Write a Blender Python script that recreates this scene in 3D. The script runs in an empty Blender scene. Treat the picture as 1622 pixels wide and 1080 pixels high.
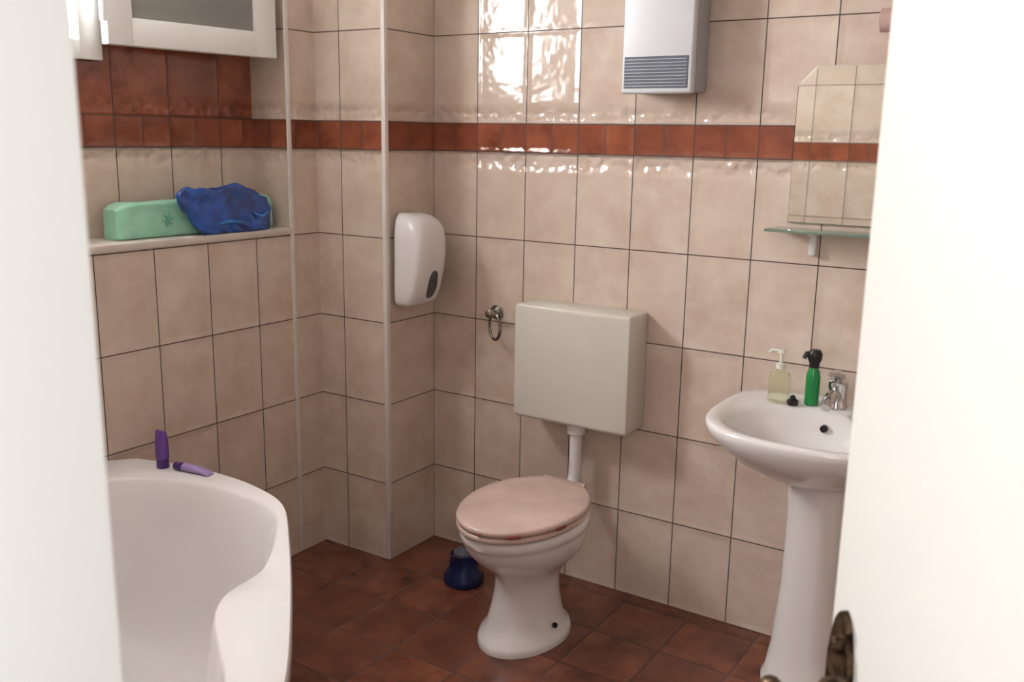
import bpy, bmesh, math, random
from mathutils import Vector, Matrix, noise
random.seed(4)
C = bpy.context.scene.collection
PI = math.pi
ROOT = {}

# ---------------------------------------------------------------- materials
def new_mat(name):
    m = bpy.data.materials.new(name); m.use_nodes = True
    nt = m.node_tree
    return m, nt, nt.nodes['Principled BSDF']

def mat(name, col, rough=.4, metal=0., trans=0., coat=0., var=0.03, scale=12., ior=1.45, bump=0., spec=None):
    m, nt, b = new_mat(name)
    tc = nt.nodes.new('ShaderNodeTexCoord')
    no = nt.nodes.new('ShaderNodeTexNoise'); no.inputs['Scale'].default_value = scale; no.inputs['Detail'].default_value = 3
    nt.links.new(tc.outputs['Object'], no.inputs['Vector'])
    r = nt.nodes.new('ShaderNodeValToRGB')
    r.color_ramp.elements[0].position = .3; r.color_ramp.elements[1].position = .7
    r.color_ramp.elements[0].color = (*[max(0, c*(1-var*2)) for c in col], 1)
    r.color_ramp.elements[1].color = (*[min(1, c*(1+var)) for c in col], 1)
    nt.links.new(no.outputs['Fac'], r.inputs['Fac']); nt.links.new(r.outputs['Color'], b.inputs['Base Color'])
    b.inputs['Roughness'].default_value = rough; b.inputs['Metallic'].default_value = metal
    b.inputs['Transmission Weight'].default_value = trans; b.inputs['Coat Weight'].default_value = coat
    b.inputs['IOR'].default_value = ior
    if spec is not None: b.inputs['Specular IOR Level'].default_value = spec
    if bump:
        bp = nt.nodes.new('ShaderNodeBump'); bp.inputs['Distance'].default_value = bump
        nt.links.new(no.outputs['Fac'], bp.inputs['Height']); nt.links.new(bp.outputs['Normal'], b.inputs['Normal'])
    return m

def tile_mat(name, u0, dark_above=False, floor=False, pu=.196, wav=1.0):
    m, nt, b = new_mat(name)
    N, L = nt.nodes, nt.links
    def M(op, a, c=None, clamp=False):
        n = N.new('ShaderNodeMath'); n.operation = op; n.use_clamp = clamp
        for i, q in enumerate((a, c)):
            if q is None: continue
            if isinstance(q, (int, float)): n.inputs[i].default_value = q
            else: L.new(q, n.inputs[i])
        return n.outputs[0]
    def MIX(f, a, c):
        n = N.new('ShaderNodeMix'); n.data_type = 'RGBA'
        L.new(f, n.inputs[0])
        for i, q in ((6, a), (7, c)):
            if isinstance(q, tuple): n.inputs[i].default_value = (*q, 1)
            else: L.new(q, n.inputs[i])
        return n.outputs[2]
    def MR(v, a, c, d, e, smooth=False):
        n = N.new('ShaderNodeMapRange')
        if smooth: n.interpolation_type = 'SMOOTHSTEP'
        L.new(v, n.inputs[0])
        for i, q in enumerate((a, c, d, e)): n.inputs[i+1].default_value = q
        return n.outputs[0]
    uv = N.new('ShaderNodeUVMap'); sp = N.new('ShaderNodeSeparateXYZ'); L.new(uv.outputs[0], sp.inputs[0])
    u, v = sp.outputs[0], sp.outputs[1]
    if floor:
        P = .22
        ul = M('DIVIDE', M('SUBTRACT', u, u0), P); vl = M('DIVIDE', v, P)
        fu, fv = M('FRACT', ul), M('FRACT', vl)
        du = M('MULTIPLY', M('MINIMUM', fu, M('SUBTRACT', 1., fu)), P)
        dv = M('MULTIPLY', M('MINIMUM', fv, M('SUBTRACT', 1., fv)), P)
        band = None
    else:
        above = M('GREATER_THAN', v, 1.545)
        band = M('MULTIPLY', M('GREATER_THAN', v, 1.452), M('LESS_THAN', v, 1.545))
        below = M('LESS_THAN', v, 1.452)
        vl = M('ADD', M('ADD', M('MULTIPLY', below, M('DIVIDE', v, .2904)),
                        M('MULTIPLY', above, M('ADD', M('DIVIDE', M('SUBTRACT', v, 1.545), .29), 10.))),
               M('MULTIPLY', band, M('ADD', M('DIVIDE', M('SUBTRACT', v, 1.452), .093), 7.)))
        um = M('DIVIDE', M('SUBTRACT', u, u0), pu)
        ul = M('MULTIPLY', um, M('ADD', 1., band))
        fu, fv = M('FRACT', ul), M('FRACT', vl)
        du = M('MULTIPLY', M('MULTIPLY', M('MINIMUM', fu, M('SUBTRACT', 1., fu)), pu), M('SUBTRACT', 1., M('MULTIPLY', band, .5)))
        dv = M('MULTIPLY', M('MINIMUM', fv, M('SUBTRACT', 1., fv)), M('SUBTRACT', .29, M('MULTIPLY', band, .197)))
    d = M('MINIMUM', du, dv)
    w = .0017 if not floor else .0023
    tile = MR(d, w*.7, w*1.3, 0., 1.)
    cid = N.new('ShaderNodeCombineXYZ'); L.new(M('FLOOR', ul), cid.inputs[0]); L.new(M('FLOOR', vl), cid.inputs[1])
    wn = N.new('ShaderNodeTexWhiteNoise'); wn.noise_dimensions = '3D'; L.new(cid.outputs[0], wn.inputs['Vector'])
    ws = N.new('ShaderNodeSeparateColor'); L.new(wn.outputs['Color'], ws.inputs[0])
    add = N.new('ShaderNodeVectorMath'); add.operation = 'MULTIPLY_ADD'
    L.new(wn.outputs['Color'], add.inputs[0]); add.inputs[1].default_value = (7, 7, 7); L.new(uv.outputs[0], add.inputs[2])
    n1 = N.new('ShaderNodeTexNoise'); n1.inputs['Scale'].default_value = 9; n1.inputs['Detail'].default_value = 5; n1.inputs['Roughness'].default_value = .6
    L.new(add.outputs[0], n1.inputs['Vector'])
    mot = MR(n1.outputs['Fac'], .3, .7, 0., 1.)
    if floor:
        base = MIX(mot, (.085, .023, .013), (.28, .088, .045))
        base = MIX(MR(ws.outputs[1], 0., 1., .0, .65), base, (.125, .036, .021))
        grout = (.085, .042, .032)
    else:
        light = MIX(mot, (.58, .45, .365), (.73, .62, .535))
        light = MIX(MR(ws.outputs[1], 0., 1., 0., .35), light, (.66, .535, .45))
        terra = MIX(mot, (.18, .048, .025), (.41, .13, .068))
        terra = MIX(MR(ws.outputs[1], 0., 1., 0., .6), terra, (.20, .058, .032))
        if dark_above:
            tm = M('ADD', band, above, clamp=True)
        else: tm = band
        base = MIX(tm, light, terra)
        grout = (.055, .035, .028)
    col = MIX(tile, grout, base)
    L.new(col, b.inputs['Base Color'])
    L.new(MR(tile, 0., 1., .8, .12 if not floor else .25), b.inputs['Roughness'])
    b.inputs['Specular IOR Level'].default_value = .65
    pil = MR(d, 0., .020, 0., .0016 if not floor else .0010, True)
    n2 = N.new('ShaderNodeTexNoise'); n2.inputs['Scale'].default_value = 26; n2.inputs['Detail'].default_value = 1.0
    L.new(add.outputs[0], n2.inputs['Vector'])
    n3 = N.new('ShaderNodeTexNoise'); n3.inputs['Scale'].default_value = 6; n3.inputs['Detail'].default_value = 0
    L.new(add.outputs[0], n3.inputs['Vector'])
    h = M('ADD', pil, M('MULTIPLY', n2.outputs['Fac'], (.0018 if not floor else .0012)*wav))
    h = M('ADD', h, M('MULTIPLY', n3.outputs['Fac'], (.0055 if not floor else .0015)*wav))
    h = M('ADD', h, M('MULTIPLY', M('SUBTRACT', fu, .5), M('MULTIPLY', M('SUBTRACT', ws.outputs[0], .5), .0010)))
    h = M('ADD', h, M('MULTIPLY', M('SUBTRACT', fv, .5), M('MULTIPLY', M('SUBTRACT', ws.outputs[2], .5), .0010)))
    if not floor:
        # uneven glaze lip on either side of the border row
        lo = MR(M('SUBTRACT', 1.452, v), 0., .055, 0., .0060, True)
        hi = MR(M('SUBTRACT', v, 1.545), .004, .060, .0036, 0., True)
        h = M('ADD', h, M('MULTIPLY', lo, below))
        h = M('ADD', h, M('MULTIPLY', hi, above))
        dz = M('ABSOLUTE', M('SUBTRACT', v, 1.4985))
        zone = M('MULTIPLY', MR(dz, .0465, .056, 0., 1., True), MR(dz, .075, .115, 1., 0., True))
        n4 = N.new('ShaderNodeTexNoise'); n4.inputs['Scale'].default_value = 34; n4.inputs['Detail'].default_value = .5
        L.new(uv.outputs[0], n4.inputs['Vector'])
        h = M('ADD', h, M('MULTIPLY', M('MULTIPLY', zone, n4.outputs['Fac']), .012))
    bp = N.new('ShaderNodeBump'); bp.inputs['Distance'].default_value = 1.; bp.inputs['Strength'].default_value = 1.
    L.new(h, bp.inputs['Height']); L.new(bp.outputs['Normal'], b.inputs['Normal'])
    return m

MT = dict(
    porcelain=mat('white_porcelain', (.81, .79, .775), .12, coat=.3, var=.01),
    acrylic=mat('white_acrylic', (.84, .82, .82), .2, coat=.2, var=.015, scale=3),
    cistern=mat('ivory_plastic', (.66, .635, .57), .32, var=.01),
    white_plastic=mat('white_plastic', (.78, .76, .75), .16, var=.01),
    pink=mat('pinkish_beige_plastic', (.64, .48, .41), .25, var=.09, scale=7),
    red_mark=mat('worn_red_edge', (.28, .06, .04), .5, var=.2),
    paint=mat('white_gloss_paint', (.86, .86, .84), .35, var=.01, scale=2),
    cream=mat('cream_door_paint', (.78, .77, .725), .4, var=.02, scale=2),
    trim=mat('white_tile_trim', (.76, .71, .67), .3, var=.04),
    ledge=mat('ledge_white', (.68, .62, .56), .35, var=.05),
    plaster=mat('white_plaster', (.75, .73, .70), .8, var=.02, scale=4),
    glass=mat('frosted_glass_pane', (.26, .25, .23), .3, var=.1, scale=3),
    dark=mat('black_plastic', (.012, .011, .012), .35),
    grey=mat('grey_metal', (.42, .43, .46), .4, metal=.2),
    heater=mat('heater_white_enamel', (.66, .67, .70), .35, var=.01),
    grille=mat('grille_slate', (.10, .115, .15), .45, var=.1),
    smoke=mat('smoked_window', (.09, .09, .10), .2, var=.1),
    chrome=mat('chrome', (.6, .6, .61), .10, metal=1., var=.02),
    nickel=mat('aged_nickel', (.30, .27, .24), .28, metal=1., var=.2, scale=60),
    bronze=mat('aged_bronze', (.12, .075, .042), .36, metal=.85, var=.45, scale=70, bump=.002),
    mirror=mat('mirror_silver', (.86, .89, .85), .02, metal=1., var=.0),
    shelf_glass=mat('green_glass', (.45, .62, .52), .05, trans=.75),
    teal=mat('pale_green_pack', (.33, .67, .50), .28, var=.12, scale=14),
    teal_dark=mat('green_print', (.15, .46, .31), .3, var=.15),
    blue=mat('blue_film', (.012, .085, .40), .10, coat=.5, var=.35, scale=18, bump=.010),
    blue_light=mat('blue_light_film', (.05, .22, .55), .25, var=.3, scale=20),
    brush=mat('navy_blue_plastic', (.006, .012, .075), .25, var=.15),
    purple=mat('purple_bottle', (.14, .05, .30), .25, var=.1),
    purple_dark=mat('dark_purple_cap', (.07, .02, .16), .3),
    lilac=mat('lilac_tube', (.36, .26, .55), .3),
    green=mat('bright_green_bottle', (.02, .30, .08), .2, var=.1, trans=.15),
    clear=mat('clear_soap_plastic', (.88, .92, .74), .06, trans=.95, var=.03, ior=1.15),
    white_pump=mat('white_pump', (.78, .78, .70), .3),
    pinkfit=mat('pale_pink_fitting', (.62, .42, .38), .35),
)

# ---------------------------------------------------------------- mesh helpers
def obj(name, bm, m, parent=None, smooth=True, local=False, angle=40):
    bmesh.ops.recalc_face_normals(bm, faces=bm.faces)
    me = bpy.data.meshes.new(name)
    if parent is not None and not local:
        bmesh.ops.translate(bm, verts=bm.verts, vec=-ROOT[parent.name])
    for f in bm.faces: f.smooth = smooth
    if smooth:
        for e in bm.edges:
            if len(e.link_faces) == 2 and e.calc_face_angle(0) > math.radians(angle): e.smooth = False
    bm.to_mesh(me); bm.free()
    me.materials.append(m)
    o = bpy.data.objects.new(name, me); C.objects.link(o)
    if parent is not None:
        o.parent = parent
        ROOT[o.name] = ROOT.get(parent.name, Vector())
    else: ROOT[o.name] = Vector()
    return o

def empty(name, loc, label=None, cat=None, group=None, rz=0):
    o = bpy.data.objects.new(name, None); C.objects.link(o)
    o.location = loc; o.rotation_euler = (0, 0, rz); o.empty_display_size = .05
    ROOT[o.name] = Vector(loc)
    if label: o['label'] = label
    if cat: o['category'] = cat
    if group: o['group'] = group
    return o

def tag(o, label, cat, group=None):
    o['label'] = label; o['category'] = cat
    if group: o['group'] = group
    return o
def struct(o): o['kind'] = 'structure'; return o

def box(bm, a, b, bev=0., seg=2):
    a, b = Vector(a), Vector(b)
    r = bmesh.ops.create_cube(bm, size=1)
    vs = r['verts']
    for v in vs:
        v.co = Vector([(a[i]+b[i])/2 + v.co[i]*(b[i]-a[i]) for i in range(3)])
    if bev:
        es = list({e for v in vs for e in v.link_edges})
        bmesh.ops.bevel(bm, geom=es, offset=bev, segments=seg, affect='EDGES', profile=.5)
def loft(bm, rings, cap0=True, cap1=True):
    R = [[bm.verts.new(p) for p in r] for r in rings]
    n = len(R[0])
    for a, b in zip(R, R[1:]):
        for i in range(n):
            bm.faces.new((a[i], a[(i+1) % n], b[(i+1) % n], b[i]))
    if cap0: bm.faces.new(R[0][::-1])
    if cap1: bm.faces.new(R[-1])
    return R
def lathe(bm, prof, c=(0, 0, 0), n=32, axis='Z', cap=True):
    c = Vector(c); rings = []
    for r, h in prof:
        ring = []
        for i in range(n):
            t = 2*PI*i/n
            p = (r*math.cos(t), r*math.sin(t), h)
            if axis == 'X': p = (h, p[0], p[1])
            if axis == 'Y': p = (p[0], h, p[1])
            ring.append(c+Vector(p))
        rings.append(ring)
    loft(bm, rings, cap, cap)
def tube(bm, pts, r, n=12, closed=False):
    pts = [Vector(p) for p in pts]; rings = []
    rr = list(r) if isinstance(r, (list, tuple)) else [r]*len(pts)
    while len(rr) < len(pts): rr.append(rr[-1])
    prev = None
    for i, p in enumerate(pts):
        if closed: t = pts[(i+1) % len(pts)]-pts[i-1]
        else: t = pts[min(i+1, len(pts)-1)]-pts[max(i-1, 0)]
        t.normalize()
        if prev is None:
            a = Vector((0, 0, 1)) if abs(t.z) < .9 else Vector((1, 0, 0))
            s = t.cross(a).normalized()
        else: s = (prev - t*prev.dot(t)).normalized()
        prev = s; q = t.cross(s)
        rings.append([p+(s*math.cos(2*PI*k/n)+q*math.sin(2*PI*k/n))*rr[i] for k in range(n)])
    if closed:
        R = loft(bm, rings, False, False)
        a, b = R[-1], R[0]
        for i in range(n): bm.faces.new((a[i], a[(i+1) % n], b[(i+1) % n], b[i]))
    else: loft(bm, rings)
def catmull(P, k=6, closed=True):
    out = []; n = len(P); P = [Vector(p) for p in P]
    for i in range(n if closed else n-1):
        g = (lambda j: P[j % n]) if closed else (lambda j: P[max(0, min(n-1, j))])
        a, b, c, d = g(i-1), g(i), g(i+1), g(i+2)
        for s in range(k):
            t = s/k
            out.append(.5*((2*b)+(c-a)*t+(2*a-5*b+4*c-d)*t*t+(3*b-a-3*c+d)*t**3))
    if not closed: out.append(P[-1])
    return out
def egg(z, a, db, df, cx=0., n=48, e=1.0, cf=.45):
    dc = db+cf*(df-db); ring = []
    for i in range(n):
        t = 2*PI*i/n; c, s = math.cos(t), math.sin(t)
        cc = math.copysign(abs(c)**e, c); ss = math.copysign(abs(s)**e, s)
        d = dc+((df-dc) if s > 0 else (dc-db))*ss
        ring.append(Vector((cx+a*cc, -d, z)))
    return ring
def walls(name, quads, m):
    """quads: (p0, p1, z0, z1, u0, u1) vertical faces with UV in metres"""
    bm = bmesh.new(); uvl = bm.loops.layers.uv.new('UVMap')
    for p0, p1, z0, z1, u0, u1 in quads:
        vs = [bm.verts.new((p0[0], p0[1], z0)), bm.verts.new((p1[0], p1[1], z0)), bm.verts.new((p1[0], p1[1], z1)), bm.verts.new((p0[0], p0[1], z1))]
        f = bm.faces.new(vs)
        for l, q in zip(f.loops, ((u0, z0), (u1, z0), (u1, z1), (u0, z1))): l[uvl].uv = q
    me = bpy.data.meshes.new(name); bm.to_mesh(me); bm.free(); me.materials.append(m)
    o = bpy.data.objects.new(name, me); C.objects.link(o); ROOT[o.name] = Vector()
    return struct(o)

H = 2.45
XL, XR2, YP, YC = -.31, -.484, -.263, -.39
YF = -2.42; XRT = 2.42
# ---------------------------------------------------------------- the setting
tb = tile_mat('beige_tile_back', .185-.196)
walls('wall_back', [((XRT, 0), (0, 0), 0, H, XRT, 0)], tb)
tc_ = tile_mat('beige_tile_corner', 0.)
walls('wall_corner', [
    ((0, 0), (0, YP), 0, H, 0, .1955),
    ((0, YP), (XL, YP), 0, H, 0., .31),
    ((XL, YP), (XL, YC), 0, H, .40, .52)], tc_)
tl = tile_mat('beige_tile_ledge_wall', .55-.196*4)
walls('wall_left', [((XL, YC), (XL, YF), 0, 1.165, -YC, -YF)], tl)
tu = tile_mat('tile_window_wall', .531-.196*4, dark_above=True)
WY0, WY1, WZ0, WZ1 = -1.03, -1.58, 1.74, 2.33
walls('wall_window', [
    ((XR2, YC), (XR2, WY0), 1.16, H, -YC, -WY0),
    ((XR2, WY0), (XR2, WY1), 1.16, WZ0, -WY0, -WY1),
    ((XR2, WY0), (XR2, WY1), WZ1, H, -WY0, -WY1),
    ((XR2, WY1), (XR2, YF), 1.16, H, -WY1, -YF)], tu)
walls('wall_niche', [((XL, YC), (XR2, YC), 1.16, H, .0, .174)], tile_mat('beige_tile_niche', -.01))
tf = tile_mat('beige_tile_front', .05)
JX0, JX1, DZ = 1.642, 2.33, 2.06
walls('wall_front', [((-.5, YF), (JX0-.03, YF), 0, H, -.5, JX0-.03), ((JX1+.03, YF), (XRT, YF), 0, H, JX1+.03, XRT),
                     ((JX0-.03, YF), (JX1+.03, YF), DZ+.03, H, JX0-.03, JX1+.03)], tf)
walls('wall_right', [((XRT, 0), (XRT, YF), 0, H, 0, -YF)], tile_mat('beige_tile_right', .0))
YO = -2.55
walls('wall_hallway', [((-1.2, YO), (JX0-.03, YO), 0, H, 0, 1), ((JX1+.03, YO), (3.6, YO), 0, H, 0, 1), ((JX0-.03, YO), (JX1+.03, YO), DZ+.03, H, 0, 1)], MT['plaster'])
# floor
bm = bmesh.new(); uvl = bm.loops.layers.uv.new('UVMap')
cs = [(-.6, -5), (3.6, -5), (3.6, .02), (-.6, .02)]
f = bm.faces.new([bm.verts.new((x, y, 0)) for x, y in cs])
for l, q in zip(f.loops, cs): l[uvl].uv = (q[0]+3, q[1]+6)
me = bpy.data.meshes.new('floor'); bm.to_mesh(me); bm.free(); me.materials.append(tile_mat('terracotta_floor', .1, floor=True))
fo = bpy.data.objects.new('floor', me); C.objects.link(fo); struct(fo)
bm = bmesh.new(); box(bm, (-.6, YO, H), (XRT+.1, .1, H+.05)); struct(obj('ceiling', bm, MT['plaster'], smooth=False))
# corner trims and ledge
bm = bmesh.new(); box(bm, (-.014, YP-.004, .003), (.004, YP+.014, H-.002), .003); struct(obj('trim_1', bm, MT['trim']))
bm = bmesh.new(); box(bm, (XL-.004, YC-.009, .003), (XL+.004, YC+.009, H-.002), .003); struct(obj('trim_2', bm, MT['trim']))
bm = bmesh.new(); box(bm, (XR2, YF+.001, 1.165), (XL+.005, YC-.001, 1.187), .004); struct(obj('trim_3', bm, MT['ledge']))
# door frame
bm = bmesh.new()
box(bm, (JX0-.03, YO-.01, 0), (JX0, YF+.012, DZ), .004)
box(bm, (JX1, YO-.01, 0), (JX1+.03, YF+.012, DZ), .004)
box(bm, (JX0-.03, YO-.01, DZ), (JX1+.03, YF+.012, DZ+.03), .004)
for s, x0, x1 in ((-1, JX0-.09, JX0-.01), (1, JX1+.01, JX1+.09)):
    box(bm, (x0, YO-.022, 0), (x1, YO-.002, DZ+.07), .004)
    if s < 0: box(bm, (x0, YF+.001, 0), (x1, YF+.015, DZ+.07), .004)
struct(obj('trim_4', bm, MT['paint']))
# outer wall thickness around window opening
bm = bmesh.new()
for a, b in (((XR2-.25, WY1-.02, WZ0-.02), (XR2-.0, WY0+.02, WZ0)), ((XR2-.25, WY1-.02, WZ1), (XR2, WY0+.02, WZ1+.02)),
             ((XR2-.25, WY0, WZ0), (XR2, WY0+.02, WZ1)), ((XR2-.25, WY1-.02, WZ0), (XR2, WY1, WZ1))):
    box(bm, a, b)
struct(obj('trim_5', bm, MT['plaster'], smooth=False))
# window
win = struct(empty('window_1', (XR2, (WY0+WY1)/2, WZ0)))
bm = bmesh.new()
fx0, fx1 = XR2-.03, XR2+.035
WE = WY0+.062
box(bm, (fx0, WY1-.04, WZ0-.045), (fx1, WE, WZ0+.01), .005)
box(bm, (fx0, WY1-.04, WZ1-.01), (fx1, WE, WZ1+.045), .005)
box(bm, (fx0, WY0-.01, WZ0-.045), (fx1+.001, WE+.001, WZ1+.045), .005)
box(bm, (fx0, WY1-.04, WZ0-.045), (fx1+.001, WY1+.01, WZ1+.045), .005)
obj('window_frame', bm, MT['paint'], win)
# open sash folded back against the wall
hx, hy = -.430, -.983
ang = math.atan2((-.42)-hy, (-.355)-hx); Ls = math.hypot(-.42-hy, -.355-hx)
bm = bmesh.new(); z0, z1 = 1.738, 2.35; sw = .078; th = .04
box(bm, (0, -th, z0), (sw, 0, z1), .004); box(bm, (Ls-sw, -th, z0), (Ls, 0, z1), .004)
box(bm, (sw-.002, -th, z0), (Ls-sw+.002, 0, z0+sw), .004); box(bm, (sw-.002, -th, z1-sw), (Ls-sw+.002, 0, z1), .004)
Rm = Matrix.Translation((hx, hy, 0)) @ Matrix.Rotation(ang, 4, 'Z')
bm.transform(Rm); so = obj('window_sash', bm, MT['paint'], win)
bm = bmesh.new(); box(bm, (sw-.004, -th*.65, z0+sw-.004), (Ls-sw+.004, -th*.4, z1-sw+.004)); bm.transform(Rm); obj('glass_pane', bm, MT['glass'], so)
for z in (1.80, 2.25):
    bm = bmesh.new(); lathe(bm, [(.009, z), (.009, z+.07)], (-.005, -.03, 0), 12)
    bm.transform(Rm); obj('hinge', bm, MT['paint'], so)

# door leaf (local: +x from hinge to free edge)
hd = Vector((2.317, -2.425, 0)); Ld = .70
da = math.atan2(-1.869+2.425, 1.8905-2.317)
door = struct(empty('door_1', hd, rz=da)); ROOT[door.name] = Vector()
# camera side is local +y
bm = bmesh.new(); box(bm, (0, -.04, .01), (Ld, 0, 2.03), .003); dl = obj('door_leaf', bm, MT['cream'], door, local=True)
bm = bmesh.new()
pc = Ld-.031; hz = 1.027
pr = [(-.30+.0, .012), (-.28, .020), (-.24, .015), (-.2, .019), (-.02, .019), (.010, .014), (.026, .021), (.042, .018), (.052, .009), (.061, .013), (.070, .007), (.075, .001)]
ringA = [Vector((pc+w, 0, hz+.002+z)) for z, w in pr]+[Vector((pc-w, 0, hz+.002+z)) for z, w in reversed(pr)]
loft(bm, [[p+Vector((0, y, 0)) for p in ringA] for y in (.0005, .006)])
bmesh.ops.triangulate(bm, faces=[f for f in bm.faces if len(f.verts) > 4])
for z in (1.072, .76): lathe(bm, [(.009, .004), (.008, .010), (.004, .012)], (pc, 0, z), 14, 'Y')
hp = obj('escutcheon', bm, MT['bronze'], door, smooth=True, local=True, angle=25)
bm = bmesh.new()
lathe(bm, [(.016, .004), (.014, .014), (.009, .02), (.008, .045), (.011, .052)], (pc, 0, hz-.003), 20, 'Y')
P = catmull([(pc+.026, .056, hz-.010), (pc+.012, .058, hz-.002), (pc-.005, .060, hz), (pc-.03, .058, hz-.004), (pc-.06, .056, hz-.012), (pc-.09, .056, hz-.008), (pc-.11, .054, hz)], 5, False)
tube(bm, P, [.008+.002*math.sin(i*.45) for i in range(len(P))], 12)
obj('door_handle', bm, MT['bronze'], door, local=True)

# ---------------------------------------------------------------- bathtub (corner tub)
TZ = .567
tub = empty('bathtub', (.2, -1.75, 0), 'white corner bathtub with a contoured rim, under the tiled ledge at left', 'bathtub')
outer = [Vector((XL+.002, YF+.003)), Vector((XL+.002, -1.14))]
outer += [Vector(p[:2]) for p in catmull([(-.26, -1.082, 0), (-.1, -1.040, 0), (.06, -1.027, 0), (.20, -1.040, 0), (.345, -1.087, 0), (.509, -1.224, 0), (.739, -1.441, 0), (.947, -1.657, 0), (1.07, -1.84, 0), (1.12, -2.08, 0), (1.12, -2.3, 0)], 6, False)]
outer += [Vector((1.12, YF+.003))]
inner = [Vector(p[:2]) for p in catmull([(-.15, -1.20, 0), (.0, -1.115, 0), (.20, -1.092, 0), (.365, -1.130, 0), (.485, -1.236, 0), (.576, -1.355, 0), (.596, -1.415, 0), (.612, -1.50, 0), (.672, -1.572, 0), (.765, -1.64, 0), (.876, -1.725, 0), (.95, -1.87, 0), (.98, -2.1, 0), (.9, -2.27, 0), (.5, -2.32, 0), (0, -2.3, 0), (-.19, -2.15, 0), (-.235, -1.7, 0), (-.225, -1.35, 0)], 5, True)]
bm = bmesh.new()
vo = [bm.verts.new((p.x, p.y, TZ)) for p in outer]
cen = Vector((.2, -1.72))
def inset(pts, k): return [cen+(p-cen)*k for p in pts]
levels = [(1.0, TZ), (.994, TZ-.002), (.985, TZ-.009), (.965, TZ-.05), (.91, TZ-.18), (.86, TZ-.30), (.80, TZ-.375), (.70, TZ-.41), (.5, TZ-.42), (.2, TZ-.422)]
R = [[bm.verts.new((p.x, p.y, z)) for p in inset(inner, k)] for k, z in levels]
eo = [bm.edges.new((vo[i], vo[(i+1) % len(vo)])) for i in range(len(vo))]
n = len(inner)
ei = [bm.edges.new((R[0][i], R[0][(i+1) % n])) for i in range(n)]
bmesh.ops.triangle_fill(bm, use_beauty=True, edges=eo+ei)
for a, b in zip(R, R[1:]):
    for i in range(n): bm.faces.new((a[i], a[(i+1) % n], b[(i+1) % n], b[i]))
bm.faces.new(R[-1])
def oinset(d):
    out = []
    for i, p in enumerate(outer):
        q = p.copy()
        if i == 1: q.y -= d
        elif 2 <= i < len(outer)-1:
            t = (outer[i+1]-outer[i-1]).normalized(); nn = Vector((t.y, -t.x))
            q = q+nn*d
        elif i == len(outer)-1: q.x -= d
        q.x = max(q.x, XL+.002)
        out.append(q)
    return out
prev = vo
for d, z in ((-.003, TZ-.004), (-.004, TZ-.012), (-.004, TZ-.035), (.0, TZ-.042), (.022, TZ-.042)):
    cur = [bm.verts.new((p.x, p.y, z)) for p in oinset(d)]
    for i in range(len(vo)): bm.faces.new((prev[i], prev[(i+1) % len(vo)], cur[(i+1) % len(vo)], cur[i]))
    prev = cur
obj('tub_shell', bm, MT['acrylic'], tub, angle=50)
bm = bmesh.new(); sk = oinset(.02)
loft(bm, [[Vector((p.x, p.y, z)) for p in sk] for z in (0.001, TZ-.042)], False, False)
obj('side_panel', bm, MT['acrylic'], tub)
bm = bmesh.new(); lathe(bm, [(.03, 0), (.03, .004), (.022, .006)], (.25, -1.72, TZ-.422), 24); obj('drain', bm, MT['chrome'], tub)

# ---------------------------------------------------------------- toilet
TX = .641
TQ = .688
toi = empty('toilet', (TQ, -.4, 0), 'white floor standing toilet with closed pinkish beige lid, below the wall cistern', 'toilet')
bm = bmesh.new()
prof = [(0, .130, .235, .588, -.022), (.012, .131, .235, .589, -.022), (.026, .126, .24, .582, -.022), (.036, .113, .252, .562, -.024), (.07, .102, .258, .545, -.026), (.12, .092, .266, .528, -.027), (.165, .088, .27, .520, -.026), (.20, .089, .268, .523, -.022), (.23, .098, .26, .540, -.014),
        (.26, .118, .25, .578, -.006), (.295, .144, .24, .625, 0), (.33, .161, .232, .662, 0), (.36, .168, .225, .682, 0), (.374, .169, .224, .685, 0), (.378, .174, .22, .692, 0), (.400, .174, .22, .692, 0), (.408, .167, .226, .683, 0)]
loft(bm, [egg(z, a, db, df, TQ+o) for z, a, db, df, o in prof], True, True)
bo = obj('bowl', bm, MT['porcelain'], toi, angle=60)
bm = bmesh.new()
box(bm, (TQ-.12, -.27, .33), (TQ+.06, -.180, .405), .02, 3)
obj('bowl_rear_deck', bm, MT['porcelain'], toi)
for s in (-1, 1):
    bm = bmesh.new(); lathe(bm, [(.008, -.004), (.008, .006)], (TQ-.022+s*.109, -.41, .055), 12, 'X')
    obj('fixing_bolt', bm, MT['dark'], toi)
bm = bmesh.new()
loft(bm, [egg(z, a, .225+q, .705-q, TQ, cf=.47) for z, a, q in ((.410, .167, .006), (.412, .173, .002), (.419, .176, 0), (.426, .173, .003), (.428, .167, .008))])
seat = obj('toilet_seat', bm, MT['pink'], toi, angle=60)
bm = bmesh.new()
loft(bm, [egg(z, a, .215+q, .705-q, TQ, cf=.47) for z, a, q in ((.430, .170, .006), (.433, .176, .001), (.440, .178, 0), (.446, .175, .002), (.449, .168, .009), (.451, .140, .045), (.452, .08, .12), (.4522, .03, .19))])
lid = obj('toilet_lid', bm, MT['pink'], toi, angle=60)
for (a0, a1) in ((.9, 1.12), (.25, .42), (1.5, 1.56)):
    bm = bmesh.new(); pts = []
    for k in range(9):
        t = a0+(a1-a0)*k/8; dc = .215+.47*(.49)
        pts.append((TQ+.1775*math.cos(t), -(dc+(.7045-dc)*math.sin(t)), .434))
    tube(bm, pts, [.001]+[.0045]*7+[.001], 6)
    obj('worn_edge', bm, MT['red_mark'], lid)
for s in (-1, 1):
    bm = bmesh.new()
    tube(bm, [(TQ+s*.050, -.222, .400), (TQ+s*.050, -.222, .434)], .011, 14)
    tube(bm, [(TQ+s*.035, -.222, .436), (TQ+s*.075, -.222, .436)], .010, 14)
    obj('lid_hinge', bm, MT['pink'], toi)
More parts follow.
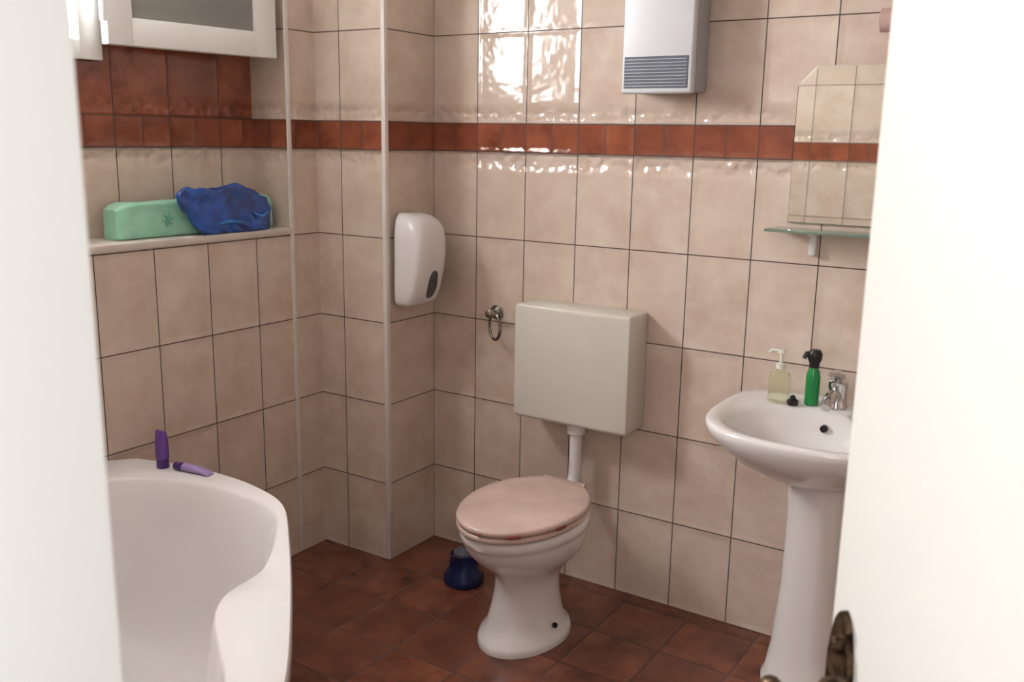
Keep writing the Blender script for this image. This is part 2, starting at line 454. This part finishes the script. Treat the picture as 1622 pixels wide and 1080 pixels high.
bm = bmesh.new()
P = catmull([(TX, -.068, .589), (TX, -.068, .52), (TX, -.068, .43), (TX, -.080, .385), (TX, -.12, .367), (TX, -.190, .367)], 6, False)
tube(bm, P, .021, 20)
fpipe = obj('flush_pipe', bm, MT['white_plastic'], toi)
bm = bmesh.new(); lathe(bm, [(.026, .548), (.031, .552), (.031, .585), (.027, .589)], (TX, -.068, 0), 24); obj('pipe_collar', bm, MT['white_plastic'], fpipe)

# cistern
cis = empty('toilet_cistern', (.641, -.065, .591), 'ivory plastic box cistern hung on the tiled wall above the toilet', 'cistern')
bm = bmesh.new()
loft(bm, [[Vector((.641+sx*(.208-o), -yy, z)) for sx, yy in ((-1, .003), (1, .003), (1, .13-o), (-1, .13-o))] for z, o in ((.591, .006), (.60, .0), (.960, .0), (.971, .003))])
bmesh.ops.bevel(bm, geom=[e for e in bm.edges], offset=.004, segments=3, affect='EDGES', profile=.5)
obj('tank', bm, MT['cistern'], cis)
bm = bmesh.new(); box(bm, (.641-.03, -.100, .970), (.641+.03, -.065, .9725), .001); obj('flush_button', bm, MT['cistern'], cis)

# ---------------------------------------------------------------- sink
SX = 1.465
snk = empty('washbasin', (SX, -.22, 0), 'white ceramic pedestal washbasin under the mirror by the door', 'sink')
n = 64
def sring(a, yb, yf, z, eb=.45, ef=.85, cx=SX):
    yc = (yb+yf)/2+.03; r = []
    for i in range(n):
        t = 2*PI*i/n; c, s = math.cos(t), math.sin(t)
        e = eb if s > 0 else ef
        r.append(Vector((cx+a*math.copysign(abs(c)**e, c), yc+((yb-yc) if s > 0 else (yc-yf))*math.copysign(abs(s)**e, s), z)))
    return r
bm = bmesh.new()
RR = [sring(.085, -.06, -.26, .60, .8, .9), sring(.105, -.05, -.295, .613, .8, .9), sring(.16, -.03, -.375, .64, .7, .9), sring(.22, -.012, -.455, .685, .6, .85), sring(.262, -.005, -.500, .728, .5, .80),
      sring(.280, -.003, -.518, .760, .45, .74), sring(.284, -.003, -.522, .777, .45, .74), sring(.282, -.003, -.520, .785, .45, .74), sring(.275, -.006, -.513, .789, .45, .74), sring(.262, -.02, -.499, .787, .5, .77)]
def ell(a, b, yc, z): return [Vector((SX+a*math.cos(2*PI*i/n), yc+b*math.sin(2*PI*i/n), z)) for i in range(n)]
RR += [ell(.238, .172, -.312, .783), ell(.228, .165, -.312, .770), ell(.205, .148, -.308, .735), ell(.16, .118, -.30, .695), ell(.09, .065, -.29, .668), ell(.025, .02, -.285, .660)]
loft(bm, RR)
bas = obj('basin', bm, MT['porcelain'], snk, angle=60)
bm = bmesh.new(); lathe(bm, [(.024, .660), (.024, .664), (.018, .666)], (SX, -.285, 0), 20); obj('drain', bm, MT['chrome'], bas)
bm = bmesh.new()
lathe(bm, [(.010, -.170), (.010, -.158)], (SX-.008, 0, .742), 18, 'Y'); obj('overflow_hole', bm, MT['dark'], bas)
bm = bmesh.new()
loft(bm, [egg(z, a, d0, d1, SX, e=.85, cf=.5) for z, a, d0, d1 in ((0.001, .112, .09, .30), (.02, .112, .09, .30), (.035, .104, .095, .292), (.12, .092, .10, .28), (.3, .080, .10, .262), (.5, .079, .095, .262), (.6, .084, .085, .27), (.625, .087, .08, .275))])
obj('pedestal', bm, MT['porcelain'], snk, angle=60)

# faucet
fa = empty('faucet', (SX, -.085, .787), 'chrome single lever mixer tap on the washbasin', 'faucet')
bm = bmesh.new(); lathe(bm, [(.030, .785), (.030, .792), (.026, .798), (.025, .838), (.027, .843), (.026, .860), (.014, .870)], (SX, -.085, 0), 28); obj('tap_body', bm, MT['chrome'], fa)
bm = bmesh.new(); P = catmull([(SX, -.09, .815), (SX, -.13, .830), (SX, -.17, .828), (SX, -.20, .810)], 5, False); tube(bm, P, [.018-.0003*i for i in range(len(P))], 16); obj('spout', bm, MT['chrome'], fa)
bm = bmesh.new(); P = catmull([(SX, -.075, .866), (SX, -.09, .878), (SX, -.13, .890), (SX, -.17, .896)], 5, False); tube(bm, P, [.017-.0006*i for i in range(len(P))], 14); obj('lever', bm, MT['chrome'], fa)

# soap pump bottle
sb = empty('soap_bottle', (1.315, -.125, .787), 'clear yellowish pump soap bottle on the left back edge of the washbasin', 'soap bottle')
bm = bmesh.new(); loft(bm, [egg(z, a, .125-b, .125+b, 1.315, 32, .8, .5) for z, a, b in ((.787, .028, .019), (.79, .030, .020), (.85, .030, .020), (.868, .026, .017), (.876, .012, .012), (.885, .012, .012))]); obj('bottle_body', bm, MT['clear'], sb)
bm = bmesh.new()
lathe(bm, [(.013, .882), (.013, .896), (.005, .898), (.004, .925), (.011, .926), (.011, .936)], (1.315, -.125, 0), 18)
tube(bm, [(1.315, -.125, .932), (1.29, -.13, .933), (1.283, -.132, .925)], .0045, 10); obj('pump', bm, MT['white_pump'], sb)
# green bottle with black cap
gb = empty('bottle', (1.40, -.10, .787), 'bright green bottle with a black pump top beside the tap', 'bottle')
bm = bmesh.new(); lathe(bm, [(.018, .787), (.0195, .79), (.0195, .865), (.017, .880), (.012, .890), (.011, .896)], (1.40, -.10, 0), 28); obj('bottle_body', bm, MT['green'], gb)
bm = bmesh.new()
lathe(bm, [(.014, .893), (.014, .905), (.019, .915), (.020, .932), (.014, .942), (.004, .944)], (1.40, -.10, 0), 20)
tube(bm, [(1.40, -.10, .93), (1.38, -.112, .930), (1.375, -.118, .918)], [.009, .008, .006], 10); obj('cap', bm, MT['dark'], gb)
# small black stopper
bm = bmesh.new(); lathe(bm, [(.014, .7865), (.016, .790), (.016, .799), (.010, .803), (.006, .812), (.002, .814)], (1.358, -.135, 0), 20)
tag(obj('stopper', bm, MT['dark']), 'small black round stopper lying between the two bottles on the washbasin', 'stopper')

# ---------------------------------------------------------------- mirror, shelf, fitting
bm = bmesh.new()
mx0, mx1, mz0, mz1, ch = 1.266, 1.672, 1.279, 1.705, .05
ol = [(mx0, mz0), (mx1, mz0), (mx1, mz1-ch), (mx1-ch, mz1), (mx0+ch, mz1), (mx0, mz1-ch)]
c0 = Vector(((mx0+mx1)/2, (mz0+mz1)/2))
def mr(y, k): return [Vector((c0.x+(p[0]-c0.x)*(1-k/.2), y-.0038*(mz1-p[1])/(mz1-mz0)*(1 if y < -.002 else 0), c0.y+(p[1]-c0.y)*(1-k/.213))) for p in ol]
loft(bm, [mr(-.001, 0), mr(-.005, 0), mr(-.0055, .002)])
tag(obj('mirror', bm, MT['mirror'], smooth=False), 'frameless mirror with clipped top corners above the washbasin', 'mirror')
sh = empty('glass_shelf', (1.47, -.06, 1.262), 'narrow glass shelf directly below the mirror', 'shelf')
bm = bmesh.new(); box(bm, (1.235, -.12, 1.259), (1.705, -.004, 1.266), .002); obj('shelf_board', bm, MT['shelf_glass'], sh)
for x in (1.345, 1.60):
    bm = bmesh.new(); box(bm, (x-.010, -.025, 1.19), (x+.010, -.001, 1.258), .005, 3); box(bm, (x-.010, -.055, 1.247), (x+.010, -.001, 1.258), .004, 2); obj('shelf_bracket', bm, MT['white_plastic'], sh)

# heater
ht = empty('wall_heater', (.892, -.06, 1.635), 'white electric wall heater with a dark slatted grille, above the cistern', 'heater')
bm = bmesh.new(); box(bm, (.790, -.105, 1.637), (.998, -.002, 2.12), .006, 3); obj('heater_body', bm, MT['grey'], ht)
bm = bmesh.new(); box(bm, (.783, -.125, 1.630), (1.003, -.100, 2.125), .008, 3); obj('front_panel', bm, MT['heater'], ht)
bm = bmesh.new(); box(bm, (.792, -.1265, 1.645), (.990, -.1235, 1.733), .001, 1); gr = obj('grille', bm, MT['grille'], ht)
bm = bmesh.new()
for k in range(9):
    z = 1.650+k*.0092
    box(bm, (.795, -.1295, z), (.987, -.1260, z+.0018), .0004, 1)
obj('grille_slats', bm, MT['heater'], gr)

# dispenser on pilaster side
ds = empty('soap_dispenser', (0, -.17, .93), 'glossy white rounded wall dispenser on the tiled corner left of the cistern', 'dispenser')
bm = bmesh.new(); rings = []
DY = -.168
for z, dep, hw in ((.932, .062, .060), (.936, .080, .071), (.95, .096, .077), (.99, .112, .080), (1.05, .126, .082), (1.11, .134, .0825), (1.16, .134, .082), (1.195, .127, .079), (1.22, .110, .072), (1.236, .084, .058), (1.245, .048, .038)):
    ring = []
    for i in range(48):
        t = 2*PI*i/48; c, s = math.cos(t), math.sin(t)
        x = (dep/2)*(1+math.copysign(abs(c)**.5, c)); y = hw*math.copysign(abs(s)**.5, s)
        ring.append(Vector((.002+x, DY+y, z)))
    rings.append(ring)
loft(bm, rings); db_ = obj('dispenser_cover', bm, MT['white_plastic'], ds, angle=60)
bm = bmesh.new()
Wp = [(.958, .1010), (.966, .1045), (.985, .1120), (1.0, .1165), (1.025, .1215), (1.045, .1260), (1.055, .1275)]
ww = [.008, .018, .024, .025, .023, .017, .007]
rings = [[Vector((x-.016, DY+.005-w, z)), Vector((x+.002, DY+.005-w, z)), Vector((x+.004, DY+.005, z)), Vector((x+.002, DY+.005+w, z)), Vector((x-.016, DY+.005+w, z))] for (z, x), w in zip(Wp, ww)]
loft(bm, rings); obj('level_window', bm, MT['smoke'], ds)

# towel ring / paper ring
rg = empty('towel_ring', (.276, -.01, .90), 'small aged metal wall ring to the left of the cistern', 'ring holder')
bm = bmesh.new(); lathe(bm, [(.024, -.001), (.025, -.006), (.019, -.012), (.011, -.018), (.010, -.040), (.015, -.045), (.013, -.056), (.004, -.060)], (.276, 0, .905), 24, 'Y')
obj('wall_mount', bm, MT['nickel'], rg)
bm = bmesh.new(); cc = Vector((.297, -.045, .862)); P = []
for k in range(32):
    t = 2*PI*k/32; P.append(cc+Vector((.030*math.cos(t), -.012*math.cos(t), .045*math.sin(t))))
tube(bm, P, .0055, 8, True)
tube(bm, [(.276, -.045, .905), (.290, -.045, .908), (.312, -.05, .90), (.33, -.052, .905)], [.007, .006, .006, .008], 8)
obj('ring', bm, MT['nickel'], rg)

# toilet brush
BX, BY = .316, -.245
tbh = empty('toilet_brush', (BX, BY, 0), 'navy blue toilet brush in a round holder on the floor beside the toilet', 'toilet brush')
bm = bmesh.new(); lathe(bm, [(.066, .001), (.070, .008), (.068, .03), (.058, .045), (.050, .06), (.046, .095), (.048, .105), (.043, .105), (.038, .06), (.01, .05)], (BX, BY, 0), 32); obj('holder', bm, MT['brush'], tbh)
bm = bmesh.new(); lathe(bm, [(.012, .05), (.033, .06), (.040, .09), (.036, .112), (.018, .122), (.01, .13)], (BX, BY, 0), 24); obj('brush_head', bm, MT['grille'], tbh)
bm = bmesh.new(); tube(bm, [(BX, BY, .12), (BX+.05, BY+.01, .22), (BX+.085, BY+.02, .31)], [.008, .007, .009], 12); obj('handle', bm, MT['brush'], tbh)

# ---------------------------------------------------------------- items on ledge
def soft_pack(x0, x1, y0, y1, z0, h, seed, wob=.004, e=.35, nY=26, shear=0., lean=0., fine=0.):
    bm = bmesh.new(); rings = []
    for j in range(nY+1):
        t = j/nY; y = y0+(y1-y0)*t
        k = 1-.35*abs(2*t-1)**14
        ring = []
        for i in range(40):
            a = 2*PI*i/40; c, s = math.cos(a), math.sin(a)
            xx = (x0+x1)/2+(x1-x0)/2*k*math.copysign(abs(c)**e, c)
            hh = h(t) if callable(h) else h
            zz = z0+hh/2+hh/2*math.copysign(abs(s)**e, s)*(k if s > 0 else 1)
            w = noise.noise(Vector((xx*14+seed, y*14, zz*18)))*wob
            if fine: w += noise.noise(Vector((xx*40+seed, y*38+zz*30, zz*45)))*fine
            yy = y-shear*(zz-z0)*(1-t)
            ring.append(Vector((min(max(xx+w-lean*(zz-z0), x0-.002), x1+.006), yy, max(z0, zz+(w if s > .1 else 0)))))
        rings.append(ring)
    loft(bm, rings); return bm
LZ = 1.1875
p1 = empty('wipes_pack', (-.405, -.74, LZ), 'long pale green plastic pack lying along the ledge behind the blue wrap', 'tissue pack')
obj('pack', soft_pack(-.450, -.360, -1.015, -.415, LZ, lambda t: .106+.012*max(0, t-.75)*4, 1, .004, .2), MT['teal'], p1)
bm = bmesh.new()
for a0 in range(0, 6):
    t = a0*PI/3
    tube(bm, [(-.3595, -.85, 1.24), (-.3590, -.85+.012*math.cos(t), 1.24+.012*math.sin(t)), (-.3595, -.85+.022*math.cos(t+.3), 1.24+.022*math.sin(t+.3))], [.002, .003, .001], 6)
obj('leaf_print', bm, MT['teal_dark'], p1)
p2 = empty('plastic_bag', (-.33, -.60, LZ), 'crumpled shiny blue plastic wrap on the ledge, leaning on the green pack', 'plastic wrap')
def bagh(t):
    return .126+.026*math.sin(PI*min(1, t*1.1))+.006*math.sin(11*t)-.03*(abs(2*t-1)**8)
obj('package', soft_pack(-.340, -.311, -.745, -.478, LZ, bagh, 5, .010, .5, nY=60, shear=.95, fine=.009), MT['blue'], p2)
for pts in ([(-.318, -.72, 1.215), (-.305, -.66, 1.225), (-.305, -.60, 1.218)], [(-.31, -.57, 1.255), (-.305, -.53, 1.235), (-.31, -.49, 1.25)]):
    bm = bmesh.new(); P = catmull(pts, 6, False)
    tube(bm, P, [.001+.0045*math.sin(PI*i/12) for i in range(13)], 8)
    obj('printed_stripe', bm, MT['blue_light'], p2)

# bottles on tub
BB = Vector((-.135, -1.085, TZ))
b1 = empty('shampoo_bottle', BB, 'purple bottle standing upright on the far rim of the bathtub', 'bottle')
bm = bmesh.new(); loft(bm, [egg(TZ+z, a, -BB.y-b, -BB.y+b, BB.x, 28, .9, .5) for z, a, b in ((.026, .016, .015), (.030, .020, .017), (.07, .022, .015), (.096, .023, .010), (.108, .023, .004))]); obj('bottle_body', bm, MT['purple'], b1)
bm = bmesh.new(); lathe(bm, [(.017, TZ+.0005), (.018, TZ+.003), (.017, TZ+.027)], (BB.x, BB.y, 0), 24); obj('cap', bm, MT['purple_dark'], b1)
b2 = empty('lotion_tube', (-.04, -1.055, TZ), 'lilac tube with a purple cap lying on the bathtub rim', 'tube')
bm = bmesh.new(); rings = []
p, q = Vector((-.065, -1.072, TZ+.013)), Vector((.028, -1.052, TZ+.013)); dr = (q-p).normalized(); sd = Vector((-dr.y, dr.x, 0))
for t, w, hh in ((0, .010, .010), (.05, .012, .012), (.5, .014, .011), (.9, .015, .006), (1, .015, .002)):
    rings.append([p+(q-p)*t+sd*w*math.cos(2*PI*i/20)+Vector((0, 0, hh*math.sin(2*PI*i/20)+(hh-.0125))) for i in range(20)])
loft(bm, rings); obj('tube_body', bm, MT['lilac'], b2)
bm = bmesh.new(); tube(bm, [p-dr*.025, p-dr*.001], .0115, 16); obj('cap', bm, MT['purple_dark'], b2)

# pinkish wall fitting above the mirror
wl = empty('wall_lamp', (1.60, -.03, 1.81), 'pale pinkish wall fitting high beside the door edge, above the mirror', 'wall lamp')
bm = bmesh.new(); box(bm, (1.49, -.02, 1.775), (1.74, -.001, 1.845), .008, 3); obj('back_plate', bm, MT['pinkfit'], wl)
bm = bmesh.new(); tube(bm, [(1.475, -.045, 1.81), (1.48, -.045, 1.81), (1.745, -.045, 1.81), (1.75, -.045, 1.81)], [.016, .030, .030, .016], 20); obj('lamp_shade', bm, MT['pinkfit'], wl)

# ---------------------------------------------------------------- light
def area(name, loc, target, sx, sy, power, col):
    l = bpy.data.lights.new(name, 'AREA'); l.shape = 'RECTANGLE'; l.size = sx; l.size_y = sy; l.energy = power; l.color = col
    o = bpy.data.objects.new(name, l); C.objects.link(o); o.location = loc
    o.rotation_euler = (Vector(target)-Vector(loc)).to_track_quat('-Z', 'Y').to_euler(); return o
area('window_daylight', (XR2-.24, (WY0+WY1)/2, (WZ0+WZ1)/2), (1, (WY0+WY1)/2, (WZ0+WZ1)/2-.25), .52, .56, 64, (.99, .99, 1.))
area('hallway_light', (1.9, -4.1, 2.1), (1.6, -1., .9), 1.4, 1.2, 42, (1., .985, .965))
w = bpy.data.worlds.new('World'); bpy.context.scene.world = w; w.use_nodes = True
bg = w.node_tree.nodes['Background']; bg.inputs[0].default_value = (.96, .97, 1., 1); bg.inputs[1].default_value = .76

# ---------------------------------------------------------------- camera
cam = bpy.data.cameras.new('Camera'); co = bpy.data.objects.new('Camera', cam); C.objects.link(co)
cam.sensor_width = 36; cam.lens = 36*1490/1622; cam.clip_start = .02
fw = Vector((-.541, .841, 0)); rt = Vector((.841, .541, 0)); up = Vector((0, 0, 1))
pt = math.radians(12.2)
f = fw*math.cos(pt)-up*math.sin(pt); u_ = fw*math.sin(pt)+up*math.cos(pt)
a = .0174
R0 = rt*math.cos(a)+u_*math.sin(a); U0 = u_*math.cos(a)-rt*math.sin(a)
Mx = Matrix((R0, U0, -f)).transposed().to_4x4(); Mx.translation = Vector((2.066, -2.684, 1.5))
co.matrix_world = Mx
cam.dof.use_dof = True; cam.dof.focus_distance = 2.9; cam.dof.aperture_fstop = 9
bpy.context.scene.camera = co
bpy.context.scene.view_settings.view_transform = 'Standard'
bpy.context.scene.view_settings.exposure = .05
